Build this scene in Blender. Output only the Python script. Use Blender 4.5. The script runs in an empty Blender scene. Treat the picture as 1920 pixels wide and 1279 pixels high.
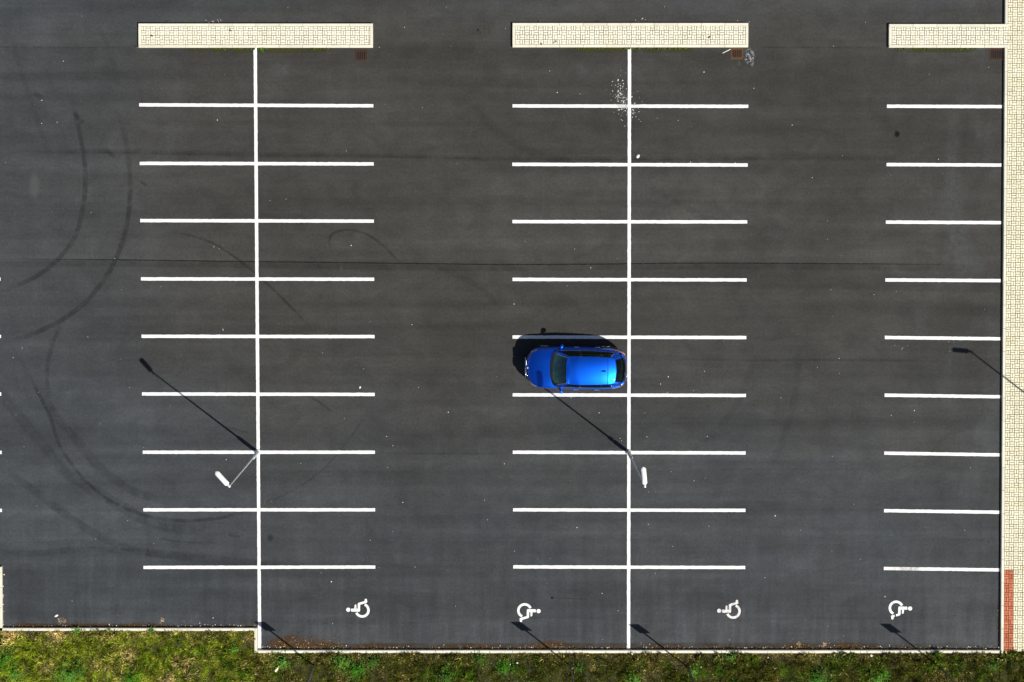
import bpy, math, random
import numpy as np
from mathutils import Vector
random.seed(7); rng = np.random.default_rng(11)
sc = bpy.context.scene
COL = sc.collection
R = math.radians

# ------------------------------------------------------------------ camera model
F, H, TH = 2430.0, 56.1, R(1.6)
PPX, PPY = 925.0, 322.0 + F*math.tan(TH)
def G(u, v, z=0.0):
    "point at height z seen at photo pixel u, v"
    dx, dy, dz = (u-PPX)/F, -(v-PPY)/F, -1.0
    a = -TH
    y = dy*math.cos(a) - dz*math.sin(a); zz = dy*math.sin(a) + dz*math.cos(a)
    k = (z-H)/zz
    return Vector((dx*k, y*k, z))
cam = bpy.data.cameras.new('camera'); co = bpy.data.objects.new('camera', cam); COL.objects.link(co)
co.location = (0, 0, H); co.rotation_euler = (-TH, 0, 0)
cam.sensor_width = 36; cam.lens = 36*F/1920
cam.shift_x = (960-PPX)/1920; cam.shift_y = -(639.5-PPY)/1920
cam.clip_start = 0.5; cam.clip_end = 3000
sc.camera = co

# ------------------------------------------------------------------ light
EL = R(46.8); SUN = Vector((0.794*math.cos(EL), -0.609*math.cos(EL), math.sin(EL)))
w = bpy.data.worlds.new('World'); sc.world = w; w.use_nodes = True
nt = w.node_tree; bg = nt.nodes['Background']
sky = nt.nodes.new('ShaderNodeTexSky'); sky.sky_type = 'NISHITA'; sky.sun_disc = False
sky.sun_elevation = EL; sky.sun_rotation = math.atan2(SUN.x, SUN.y)
nt.links.new(sky.outputs[0], bg.inputs[0]); bg.inputs[1].default_value = 0.062
sl = bpy.data.lights.new('sun', 'SUN'); sl.energy = 5.0; sl.angle = R(0.53); sl.color = (1, .965, .9)
so = bpy.data.objects.new('sun', sl); COL.objects.link(so); so.location = SUN*80
so.rotation_euler = SUN.to_track_quat('Z', 'Y').to_euler()
sc.view_settings.view_transform = 'Standard'; sc.view_settings.look = 'None'
sc.view_settings.exposure = 0.0; sc.view_settings.gamma = 1

# ------------------------------------------------------------------ node helpers
class NT:
    def __init__(s, name):
        s.m = bpy.data.materials.new(name); s.m.use_nodes = True
        s.t = s.m.node_tree; s.b = s.t.nodes['Principled BSDF']; s.out = s.t.nodes['Material Output']
    def n(s, typ, **kw):
        o = s.t.nodes.new(typ)
        for k, v in kw.items(): setattr(o, k, v)
        return o
    def put(s, sock, v):
        if isinstance(v, bpy.types.NodeSocket): s.t.links.new(v, sock)
        elif isinstance(v, tuple) and len(v) == 3 and sock.type == 'RGBA': sock.default_value = (*v, 1)
        else: sock.default_value = v
    def pos(s): return s.n('ShaderNodeNewGeometry').outputs['Position']
    def mapv(s, vec, scale, loc=(0, 0, 0)):
        o = s.n('ShaderNodeMapping'); s.put(o.inputs[0], vec); o.inputs['Scale'].default_value = scale
        o.inputs['Location'].default_value = loc; return o.outputs[0]
    def noise(s, vec, scale, detail=3, rough=.55, dist=0):
        o = s.n('ShaderNodeTexNoise'); s.put(o.inputs['Vector'], vec); o.inputs['Scale'].default_value = scale
        o.inputs['Detail'].default_value = detail; o.inputs['Roughness'].default_value = rough
        o.inputs['Distortion'].default_value = dist; return o.outputs[0]
    def math(s, op, a, b=0.0, c=0.0, clamp=False):
        o = s.n('ShaderNodeMath', operation=op, use_clamp=clamp)
        s.put(o.inputs[0], a); s.put(o.inputs[1], b); s.put(o.inputs[2], c); return o.outputs[0]
    def ramp(s, fac, stops, interp='LINEAR'):
        o = s.n('ShaderNodeValToRGB'); s.put(o.inputs[0], fac); r = o.color_ramp; r.interpolation = interp
        while len(r.elements) < len(stops): r.elements.new(.5)
        for e, (p, c) in zip(r.elements, stops):
            e.position = p; e.color = (c, c, c, 1) if isinstance(c, (int, float)) else (*c, 1)
        return o.outputs[0]
    def mr(s, v, a, b, c=0.0, d=1.0, smooth=True):
        o = s.n('ShaderNodeMapRange', interpolation_type='SMOOTHSTEP' if smooth else 'LINEAR')
        for i, x in enumerate((v, a, b, c, d)): s.put(o.inputs[i], x)
        return o.outputs[0]
    def mix(s, f, a, b, mode='MIX'):
        o = s.n('ShaderNodeMix', data_type='RGBA', blend_type=mode)
        s.put(o.inputs[0], f); s.put(o.inputs[6], a); s.put(o.inputs[7], b); return o.outputs[2]
    def scale(s, col, f):   # colour * scalar
        o = s.n('ShaderNodeVectorMath', operation='SCALE'); s.put(o.inputs[0], col); s.put(o.inputs[3], f); return o.outputs[0]
    def xyz(s, v):
        o = s.n('ShaderNodeSeparateXYZ'); s.put(o.inputs[0], v); return o.outputs
    def attr(s, name):
        return s.n('ShaderNodeAttribute', attribute_name=name).outputs
    def bump(s, h, strength, dist):
        o = s.n('ShaderNodeBump'); s.put(o.inputs['Height'], h); o.inputs['Strength'].default_value = strength
        o.inputs['Distance'].default_value = dist; s.t.links.new(o.outputs[0], s.b.inputs['Normal'])
    def set(s, **kw):
        for k, v in kw.items(): s.put(s.b.inputs[k.replace('_', ' ')], v)
        return s.m

def simple(name, col, rough=.6, metal=0.0, var=.12, scale=6.0, coat=0.0, spec=.5):
    m = NT(name); p = m.n('ShaderNodeTexCoord').outputs['Object']
    f = m.math('MULTIPLY_ADD', m.noise(p, scale, 4), 2*var, 1-var)
    m.set(Base_Color=m.scale(col, f), Roughness=rough, Metallic=metal)
    m.b.inputs['Coat Weight'].default_value = coat; m.b.inputs['Coat Roughness'].default_value = .04
    m.b.inputs['Specular IOR Level'].default_value = spec
    return m.m

# ---- asphalt
def mat_asphalt():
    m = NT('asphalt'); p = m.pos(); x, y, z = m.xyz(p)
    fine = m.noise(p, 26, 5, .75)
    grit = m.noise(p, 9, 4, .7)
    mid = m.noise(m.mapv(p, (.9, 1.3, 1)), 1.0, 5, .6, .6)
    big = m.noise(p, .16, 4, .55)
    hband = m.noise(m.mapv(p, (.035, 1.0, 1)), 1.1, 4, .6, .3)
    vstr = m.noise(m.mapv(p, (2.6, .22, 1)), 1.0, 4, .65)
    wob = m.math('MULTIPLY_ADD', m.noise(m.mapv(p, (.09, .3, 1)), 1.0, 2), .9, -.45)
    yy = m.math('ADD', y, wob)
    # paving passes: slight step in tone from lane to lane
    yn = m.mr(yy, -22.0, 10.0, 0, 1, False)
    st = []
    def st_y(v): return (G(960, v).y+22)/32
    for v, c in ((1279, .56), (1165, .45), (1020, .53), (852, .47), (800, .50), (676, .46), (493, .56), (400, .52), (297, .46), (90, .52)):
        st.append((max(0, st_y(v)), c))
    lane = m.ramp(yn, st, 'CONSTANT')
    tone = m.math('MULTIPLY_ADD', fine, .7, .65)
    for tex, a in ((grit, .46), (mid, .40), (big, .42), (hband, .50), (vstr, m.math('MULTIPLY_ADD', m.mr(y, G(0, 900).y, G(0, 1150).y), .3, .08)), (lane, .5)):
        tone = m.math('MULTIPLY', tone, m.math('ADD', m.math('MULTIPLY', m.math('SUBTRACT', tex, .5), m.math('MULTIPLY', a, 2.0) if not isinstance(a, float) else 2*a), 1.0))
    # vignette-like tint put into the colour: blue-grey towards verge and west, browner mid-lot
    cool = m.math('ADD', m.mr(y, -4, -17, 0, .85), m.mr(x, -9, -20, 0, .7))
    cool = m.math('ADD', cool, m.mr(y, 5, 8, 0, .5))
    cool = m.math('ADD', cool, m.math('MULTIPLY_ADD', m.noise(p, .22, 3), .9, -.5), clamp=True)
    col = m.mix(cool, (.0490, .0466, .0412), (.0515, .0563, .0612))
    # pale dried-water patches by the east side and streaked rain wash near the verge
    wash = m.math('MULTIPLY', m.mr(vstr, .42, .72), m.mr(y, G(0, 1135).y, G(0, 1185).y))
    east = m.math('MULTIPLY', m.mr(m.noise(m.mapv(p, (.8, .28, 1)), 1.0, 3), .45, .68), m.mr(x, 16.5, 19.5))
    col = m.mix(m.math('MULTIPLY', wash, .5), col, (.066, .072, .076))
    col = m.mix(m.math('MULTIPLY', east, .45), col, (.064, .068, .068))
    m.set(Base_Color=m.scale(col, tone), Roughness=.9); m.b.inputs['Specular IOR Level'].default_value = .25
    m.bump(m.noise(p, 60, 3, .7), .35, .01)
    return m.m
def mat_paint():
    m = NT('road_paint'); p = m.pos()
    wear = m.mr(m.noise(p, 16, 5, .75), .66, .74)
    w2 = m.math('MULTIPLY', m.mr(m.noise(p, .7, 3), .52, .72), m.mr(m.noise(p, 30, 4, .7), .50, .62))
    f = m.math('ADD', m.math('MULTIPLY', wear, .5), m.math('MULTIPLY', w2, .12), clamp=True)
    base = m.scale((.90, .89, .86), m.math('MULTIPLY_ADD', m.noise(p, 5, 4), .2, .88))
    m.set(Base_Color=m.mix(f, base, (.16, .16, .155)), Roughness=.7)
    return m.m
def mat_worn_paint():
    m = NT('worn_road_paint'); p = m.pos()
    f = m.mr(m.noise(p, 7, 5, .7), .44, .60)
    m.set(Base_Color=m.mix(m.math('MULTIPLY', f, .45), (.86, .83, .8), (.13, .13, .125)), Roughness=.75)
    return m.m
def mat_mark(name, col, strength, thr=(.3, .65), sc_=2.0, streak=True):
    "soft-edged film on the asphalt: UV.x runs across, UV.y along (0..1)"
    m = NT(name); p = m.pos()
    uv = m.n('ShaderNodeUVMap').outputs[0]; u, v, _ = m.xyz(uv)
    e = m.math('MULTIPLY', m.math('MULTIPLY', u, m.math('SUBTRACT', 1.0, u)), 4.0)
    e = m.mr(e, 0.0, .85)
    ends = m.math('MULTIPLY', m.mr(v, 0, .18), m.mr(v, 1, .82))
    a = m.math('MULTIPLY', m.math('MULTIPLY', e, ends), m.mr(m.noise(p, sc_, 4, .6), thr[0], thr[1], .25, 1))
    if streak: a = m.math('MULTIPLY', a, m.mr(m.noise(p, 22, 3, .7), .25, .6, .55, 1))
    m.set(Base_Color=col, Roughness=.9, Alpha=m.math('MULTIPLY', a, strength))
    m.b.inputs['Specular IOR Level'].default_value = .1
    return m.m
def mat_blot(name, col, strength, sc_=3.0, thr=(.4, .6)):
    "irregular blot: UV spans the sheet, fades towards its rim"
    m = NT(name); p = m.pos(); uv = m.n('ShaderNodeUVMap').outputs[0]
    d = m.n('ShaderNodeVectorMath', operation='DISTANCE'); m.put(d.inputs[0], uv); d.inputs[1].default_value = (.5, .5, 0)
    r = m.math('ADD', d.outputs[1+0] if d.outputs[0].type != 'VALUE' else d.outputs[0], m.math('MULTIPLY_ADD', m.noise(p, sc_, 4, .7), .5, -.25))
    a = m.math('MULTIPLY', m.mr(r, .42, .08), m.mr(m.noise(p, sc_*2.2, 4, .7), thr[0], thr[1]))
    m.set(Base_Color=col, Roughness=.9, Alpha=m.math('MULTIPLY', a, strength))
    m.b.inputs['Specular IOR Level'].default_value = .1
    return m.m
def mat_paver(name, c1, c2, mottle=.16):
    m = NT(name); p = m.pos(); t = m.attr('tone')[2]
    col = m.mix(t, c1, c2)
    f = m.math('MULTIPLY_ADD', m.noise(p, 1.3, 4, .6), mottle*2, 1-mottle)
    f = m.math('MULTIPLY', f, m.math('MULTIPLY_ADD', m.noise(p, 30, 4, .7), .3, .85))
    dirt = m.math('MULTIPLY', m.mr(m.noise(p, 5, 5, .75), .60, .72), .45)
    m.set(Base_Color=m.mix(dirt, m.scale(col, f), m.scale((.33, .28, .17), f)), Roughness=.85)
    m.bump(m.noise(p, 80, 3), .3, .004)
    return m.m
def mat_kerb():
    m = NT('concrete_kerb'); p = m.pos(); t = m.attr('tone')[2]
    f = m.math('MULTIPLY_ADD', m.noise(p, 2.2, 5, .65), .34, .83)
    f = m.math('MULTIPLY', f, m.math('MULTIPLY_ADD', t, .16, .9))
    dirt = m.mr(m.noise(p, 4, 5, .75), .58, .72)
    m.set(Base_Color=m.mix(m.math('MULTIPLY', dirt, .45), m.scale((.80, .75, .60), f), (.40, .32, .17)), Roughness=.85)
    m.bump(m.noise(p, 60, 3), .3, .005)
    return m.m
def mat_joint():
    m = NT('joint_sand'); p = m.pos()
    m.set(Base_Color=m.mix(m.mr(m.noise(p, 2.5, 4), .45, .65), (.070, .055, .034), (.030, .032, .015)), Roughness=.95)
    return m.m
def mat_soil():
    m = NT('verge_soil'); p = m.pos()
    c = m.mix(m.mr(m.noise(p, 1.1, 5, .65), .35, .65), (.040, .046, .009), (.085, .065, .024))
    c = m.mix(m.math('MULTIPLY', m.mr(m.noise(p, 9, 5, .7), .45, .7), .7), c, (.020, .026, .007))
    m.set(Base_Color=c, Roughness=.95)
    m.bump(m.noise(p, 14, 5, .75), .8, .05)
    return m.m
def mat_blade():
    m = NT('grass_blade'); c = m.attr('tint')[0]
    m.set(Base_Color=c, Roughness=.7)
    m.b.inputs['Specular IOR Level'].default_value = .08
    tr = m.n('ShaderNodeBsdfTranslucent'); m.put(tr.inputs[0], c)
    mx = m.n('ShaderNodeMixShader'); mx.inputs[0].default_value = .12
    m.t.links.new(m.b.outputs[0], mx.inputs[1]); m.t.links.new(tr.outputs[0], mx.inputs[2])
    m.t.links.new(mx.outputs[0], m.out.inputs[0])
    return m.m
def mat_stone():
    m = NT('pale_stone'); t = m.attr('tone')[2]
    m.set(Base_Color=m.mix(t, (.34, .30, .22), (.85, .83, .77)), Roughness=.8); return m.m
def mat_leaf_litter():
    m = NT('dry_leaf'); t = m.attr('tone')[2]
    m.set(Base_Color=m.ramp(t, [(0, (.035, .018, .006)), (.5, (.12, .055, .014)), (.85, (.25, .15, .06)), (1, (.6, .5, .33))]), Roughness=.9); return m.m
def mat_carpaint():
    m = NT('blue_metallic_paint'); p = m.n('ShaderNodeTexCoord').outputs['Object']
    fl = m.math('MULTIPLY_ADD', m.noise(p, 160, 2), .3, .85)
    m.set(Base_Color=m.scale((.002, .135, .92), fl), Roughness=.40, Metallic=.95)
    m.b.inputs['Coat Weight'].default_value = .8; m.b.inputs['Coat Roughness'].default_value = .03
    return m.m
def mat_glass(name, tint, gloss=.0):
    m = NT(name)
    tr = m.n('ShaderNodeBsdfTransparent'); m.put(tr.inputs[0], tint)
    gl = m.n('ShaderNodeBsdfGlossy'); gl.inputs['Roughness'].default_value = .03
    p = m.n('ShaderNodeTexCoord').outputs['Object']
    m.put(gl.inputs[0], m.scale((.62, 1, .80), m.math('MULTIPLY_ADD', m.noise(p, 4, 4), 1.4, .15)))  # mottled sky reflections put into the gloss colour
    fr = m.n('ShaderNodeFresnel'); fr.inputs[0].default_value = 1.55
    f = m.math('ADD', fr.outputs[0], gloss, clamp=True)
    mx = m.n('ShaderNodeMixShader'); m.put(mx.inputs[0], f)
    m.t.links.new(tr.outputs[0], mx.inputs[1]); m.t.links.new(gl.outputs[0], mx.inputs[2])
    m.t.links.new(mx.outputs[0], m.out.inputs[0]); return m.m

M = dict(
    asphalt=mat_asphalt(), paint=mat_paint(), worn=mat_worn_paint(),
    rubber_mark=mat_mark('rubber_mark', (.014, .014, .015), .30),
    faint_mark=mat_mark('faint_rubber_mark', (.018, .019, .021), .20),
    crack=mat_mark('seam_tar', (.010, .010, .010), .7, (.25, .55), 5.0),
    seam=mat_mark('soft_seam', (.020, .020, .020), .20, (.35, .65), 1.1),
    rust=mat_blot('rusty_leaf_stain', (.12, .055, .010), .65, 2.6, (.38, .55)),
    brownedge=mat_mark('brown_silt', (.060, .034, .012), .5, (.36, .64), 1.3),
    pale=mat_blot('pale_stain', (.14, .145, .145), .34, 2.0, (.3, .65)),
    white=mat_blot('white_splash', (.62, .67, .69), .7, 4, (.48, .64)),
    dark=mat_blot('oil_spot', (.010, .010, .010), .9, 2.5, (.1, .3)),
    faintdark=mat_blot('faint_oil_spot', (.022, .023, .024), .4, 2.5, (.2, .5)),
    ghost_mark=mat_mark('ghost_rubber_mark', (.022, .023, .024), .11),
    paleeven=mat_blot('dried_puddle', (.12, .122, .12), .5, .8, (-.5, .1)),
    moss=mat_mark('moss_film', (.06, .062, .018), .75, (.38, .6), 2.2),
    paver=mat_paver('cream_paver', (.80, .73, .50), (.92, .86, .65), .12),
    island=mat_paver('pale_cream_paver', (.85, .80, .60), (.93, .89, .72), .11),
    red=mat_paver('red_paver', (.46, .125, .055), (.66, .21, .105), .2),
    kerb=mat_kerb(), joint=mat_joint(), soil=mat_soil(), blade=mat_blade(), stone=mat_stone(), litter=mat_leaf_litter(),
    galv=simple('galvanised_steel', (.80, .82, .83), .5, .25, .12, 3),
    darkgalv=simple('weathered_steel', (.16, .18, .20), .5, .4, .2, 3),
    lampwhite=simple('white_lamp_housing', (.86, .86, .85), .4, 0, .05, 3),
    concrete=simple('concrete', (.55, .53, .48), .9, 0, .25, 9),
    iron=simple('rusty_cast_iron', (.072, .032, .018), .85, .2, .5, 14),
    ironlight=simple('orange_rusted_cast_iron', (.15, .066, .027), .85, .2, .5, 14),
    pit_shade=simple('drain_pit_shade', (.010, .008, .007), .95),
    signblue=simple('blue_sign_face', (.01, .08, .40), .4),
    carpaint=mat_carpaint(), black=simple('black_plastic', (.012, .012, .013), .5, 0, .2),
    gloss=simple('gloss_black', (.008, .008, .009), .12, 0, .1, 5, .6),
    rubber=simple('tyre_rubber', (.014, .014, .014), .85), alloy=simple('alloy', (.62, .63, .65), .3, .9, .05),
    chrome=simple('chrome', (.85, .86, .88), .12, 1, .03), red_lens=simple('red_lens', (.42, .012, .02), .15, 0, .1, 6, 1),
    lens=simple('headlight_lens', (.20, .23, .26), .1, .2, .15, 12, 1), seat=simple('seat_cloth', (.05, .055, .055), .8),
    dash=simple('dashboard', (.15, .18, .17), .7, 0, .55, 5), badge=simple('badge_white', (.85, .87, .9), .25, 0, .05, 9, .5),
    glass=mat_glass('windscreen_glass', (.80, .92, .88), .20), dglass=mat_glass('privacy_glass', (.015, .02, .02), .0),
    yellow=simple('yellow_plastic', (.80, .74, .12), .4, 0, .1), whitep=simple('white_plastic', (.85, .86, .84), .4, 0, .05),
)

# ------------------------------------------------------------------ mesh helpers
def obj(name, verts, faces, mat, parent=None, smooth=False, attrs=None, uv=None):
    me = bpy.data.meshes.new(name); me.from_pydata([tuple(v) for v in verts], [], [tuple(f) for f in faces])
    me.materials.append(M[mat] if isinstance(mat, str) else mat)
    if attrs:
        for an, vals in attrs.items():
            vals = np.asarray(vals, dtype=np.float32)
            if vals.ndim == 1:
                a = me.attributes.new(an, 'FLOAT', 'POINT'); a.data.foreach_set('value', vals)
            else:
                a = me.attributes.new(an, 'FLOAT_COLOR', 'POINT'); a.data.foreach_set('color', vals.ravel())
    if uv is not None:
        l = me.uv_layers.new(name='UVMap'); vi = np.empty(len(me.loops), dtype=np.int32); me.loops.foreach_get('vertex_index', vi)
        l.data.foreach_set('uv', np.asarray(uv, dtype=np.float32)[vi].ravel())
    if smooth: me.polygons.foreach_set('use_smooth', [True]*len(me.polygons))
    me.update()
    o = bpy.data.objects.new(name, me); COL.objects.link(o)
    if parent: o.parent = parent
    return o
def empty(name, loc, rz=0):
    o = bpy.data.objects.new(name, None); COL.objects.link(o); o.location = loc; o.rotation_euler = (0, 0, rz)
    o.empty_display_size = .3; return o
def tag(o, label=None, cat=None, group=None, kind=None):
    if label: o['label'] = label
    if cat: o['category'] = cat
    if group: o['group'] = group
    if kind: o['kind'] = kind
    return o
class MB:
    def __init__(s): s.v = []; s.f = []; s.t = []
    def add(s, v, f, tone=.5):
        n = len(s.v); s.v += [tuple(p) for p in v]; s.f += [tuple(i+n for i in q) for q in f]; s.t += [tone]*len(v)
    def quadbox(s, q, z0, z1, ch=0.0, tone=.5):
        "box over the plan quad q (4 xy points, counter-clockwise), chamfered top edge"
        c = sum((Vector((p[0], p[1])) for p in q), Vector((0, 0)))/4
        def ins(p, d):
            w = c-Vector((p[0], p[1])); return Vector((p[0]+math.copysign(min(d, abs(w.x)), w.x), p[1]+math.copysign(min(d, abs(w.y)), w.y)))
        rings = [[(p[0], p[1], z0) for p in q]]
        if ch > 0:
            rings += [[(p[0], p[1], z1-ch) for p in q], [(*ins(p, ch), z1) for p in q]]
        else: rings += [[(p[0], p[1], z1) for p in q]]
        v = [p for r in rings for p in r]; f = []
        for k in range(len(rings)-1):
            for i in range(4): j = (i+1) % 4; f.append((4*k+i, 4*k+j, 4*k+4+j, 4*k+4+i))
        b = 4*(len(rings)-1); f.append((b, b+1, b+2, b+3)); s.add(v, f, tone)
    def box(s, x0, x1, y0, y1, z0, z1, ch=0.0, tone=.5):
        s.quadbox([(x0, y0), (x1, y0), (x1, y1), (x0, y1)], z0, z1, ch, tone)
    def cbox(s, x0, x1, y0, y1, z0, z1):
        s.add([(x0, y0, z0), (x1, y0, z0), (x1, y1, z0), (x0, y1, z0), (x0, y0, z1), (x1, y0, z1), (x1, y1, z1), (x0, y1, z1)],
              [(0, 3, 2, 1), (4, 5, 6, 7), (0, 1, 5, 4), (1, 2, 6, 5), (2, 3, 7, 6), (3, 0, 4, 7)])
    def tube(s, pts, rad, n=12, cap=True):
        pts = [Vector(p) for p in pts]; rad = rad if isinstance(rad, (list, tuple)) else [rad]*len(pts)
        v = []; f = []
        ref = None
        for i, p in enumerate(pts):
            d = (pts[min(i+1, len(pts)-1)]-pts[max(i-1, 0)]).normalized()
            if ref is None: ref = Vector((0, 0, 1)) if abs(d.z) < .9 else Vector((1, 0, 0))
            a = d.cross(ref).normalized(); b = d.cross(a).normalized(); ref = -b if False else ref
            for k in range(n):
                t = 2*math.pi*k/n; v.append(p+(a*math.cos(t)+b*math.sin(t))*rad[i])
        for i in range(len(pts)-1):
            for k in range(n): j = (k+1) % n; f.append((i*n+k, i*n+j, i*n+n+j, i*n+n+k))
        if cap: f.append(tuple(range(n-1, -1, -1))); f.append(tuple((len(pts)-1)*n+k for k in range(n)))
        s.add(v, f)
    def lathe(s, prof, n=24, axis='z', at=(0, 0, 0)):
        v = []; f = []
        for r, h in prof:
            for k in range(n):
                t = 2*math.pi*k/n; a, b = r*math.cos(t), r*math.sin(t)
                p = (a, b, h) if axis == 'z' else (a, h, b) if axis == 'y' else (h, a, b)
                v.append((p[0]+at[0], p[1]+at[1], p[2]+at[2]))
        for i in range(len(prof)-1):
            for k in range(n): j = (k+1) % n; f.append((i*n+k, i*n+j, i*n+n+j, i*n+n+k))
        s.add(v, f)
    def build(s, name, mat, parent=None, smooth=False):
        return obj(name, s.v, s.f, mat, parent, smooth, {'tone': s.t})
def grid(P, flip=False):
    n, m = len(P), len(P[0]); v = [p for r in P for p in r]; f = []
    for i in range(n-1):
        for j in range(m-1):
            q = (i*m+j, i*m+j+1, i*m+m+j+1, i*m+m+j); f.append(q[::-1] if flip else q)
    return v, f
def vnoise(x, y, s, seed=0):
    x = np.asarray(x)*s+seed*17.3; y = np.asarray(y)*s+seed*9.7
    xi, yi = np.floor(x).astype(np.int64), np.floor(y).astype(np.int64); fx, fy = x-xi, y-yi
    fx, fy = fx*fx*(3-2*fx), fy*fy*(3-2*fy)
    def h(a, b):
        k = (a*374761393+b*668265263+seed*144269) & 0x7fffffff
        k = ((k ^ (k >> 13))*1274126177) & 0x7fffffff
        return ((k ^ (k >> 16)) & 0xffff)/65535.0
    return (h(xi, yi)*(1-fx)+h(xi+1, yi)*fx)*(1-fy)+(h(xi, yi+1)*(1-fx)+h(xi+1, yi+1)*fx)*fy
def fbm(x, y, s, seed=0, o=4):
    t = 0; a = .5; n = 0
    for k in range(o): t = t+a*vnoise(x, y, s*2**k, seed+k); n += a; a *= .55
    return t/n
def crom(pts, per=10):
    pts = [Vector(p) for p in pts]; P = [2*pts[0]-pts[1]]+pts+[2*pts[-1]-pts[-2]]; out = []
    for i in range(1, len(P)-2):
        for k in range(per):
            t = k/per; a, b, c, d = P[i-1], P[i], P[i+1], P[i+2]
            out.append(.5*((2*b)+(c-a)*t+(2*a-5*b+4*c-d)*t*t+(3*b-a-3*c+d)*t**3))
    out.append(pts[-1]); return out

# ------------------------------------------------------------------ ground sheets
KX_T, KX_B = G(1884.8, 0, .12), G(1876.6, 1218, .12)       # inner edge of the east kerb
def kx(y): return KX_T.x+(KX_B.x-KX_T.x)*(y-KX_T.y)/(KX_B.y-KX_T.y)
Y1 = G(240, 1178, .12).y; Y2 = G(1100, 1219.6, .12).y       # lot-side edges of the south kerbs
XJ = G(482, 1200, .12).x; XL = G(3.2, 1120, .12).x; YL = G(0, 1063, .12).y
KW = .125
terrain = obj('ground', [(-900, -900, -.06), (900, -900, -.06), (900, 900, -.06), (-900, 900, -.06)], [(0, 1, 2, 3)], 'soil'); tag(terrain, kind='structure')
lot = obj('asphalt', [(-70, Y2-.06, 0), (kx(Y2)+.06, Y2-.06, 0), (kx(48)+.06, 48, 0), (-70, 48, 0)], [(0, 1, 2, 3)], 'asphalt')
tag(lot, kind='structure')

def strip(name, pts, width, mat, z, n=6):
    c = crom([G(u, v) for u, v in pts], n); V = []; UV = []; L = len(c)
    ws = width if callable(width) else (lambda t: width)
    for i, p in enumerate(c):
        d = (c[min(i+1, L-1)]-c[max(i-1, 0)]); d = Vector((-d.y, d.x, 0)).normalized(); t = i/(L-1); hw = ws(t)/2
        for k in range(5):
            a = k/4; q = p+d*(a*2-1)*hw; V.append((q.x, q.y, z)); UV.append((a, t))
    Fc = [(i*5+k, i*5+k+1, i*5+k+6, i*5+k+5) for i in range(L-1) for k in range(4)]
    return obj(name, V, Fc, mat, lot, uv=UV)
def painted(name, a, b, wid, z, mat='paint'):
    "painted bar from ground point a to b with slightly ragged edges"
    d = (b-a); L = d.length; d.normalize(); nrm = Vector((-d.y, d.x, 0)); n = max(2, int(L/.12)); V = []
    for i in range(n+1):
        p = a+d*(L*i/n)
        e0, e1 = random.gauss(0, .003), random.gauss(0, .003)
        V += [(*(p-nrm*(wid/2+e0)).xy, z), (*(p+nrm*(wid/2+e1)).xy, z)]
    return obj(name, V, [(2*i, 2*i+2, 2*i+3, 2*i+1) for i in range(n)], mat, lot)
LW = .143
A = [(261, 196.7, 700, 198.5), (262, 306.3, 700.7, 307.5), (263, 413.7, 701, 414.7), (264.3, 523, 701.6, 523.7), (265.4, 630.6, 702.3, 631.2),
     (266.3, 738.7, 702.6, 739.6), (267.7, 848, 703, 848), (268.7, 956, 703.4, 956), (269, 1064, 703.7, 1063.3)]
B = [(961, 198.7, 1403, 199.5), (960.6, 308.2, 1401.8, 309.5), (960.8, 415.6, 1401, 416.2), (961, 524, 1400, 525), (961, 632, 1399.3, 633),
     (961.3, 740.4, 1398.6, 741.6), (961.5, 848, 1398, 849.4), (962, 956, 1397.7, 957), (962.3, 1063, 1397.2, 1064.2)]
Cc = [(1663, 199.3, 1879, 200), (1662.3, 308.6, 1878, 309.6), (1661, 416.5, 1877.6, 417.6), (1660, 525, 1876.8, 526.3), (1659, 632.8, 1876, 635.3),
      (1658.6, 741, 1875.8, 744), (1658, 849.7, 1875, 853), (1657.6, 957.6, 1875, 960.5), (1657.2, 1066, 1875, 1068.6)]
Zz = [(-216, 523, 1, 523.3), (-215, 631, 2, 631), (-214, 739, 2.4, 739), (-214, 848, 3.2, 848.3), (-213, 957, 3.7, 957)]
for gi, grp in enumerate((A, B, Cc, Zz)):
    for (u0, v0, u1, v1) in grp: painted('bay_line', G(u0, v0), G(u1, v1), LW, .004)
painted('dividing_line', G(478.6, 89.5), G(487.0, 1218), .142, .007)
painted('dividing_line', G(1180.3, 89.5), G(1178.5, 1217), .142, .007)

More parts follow.
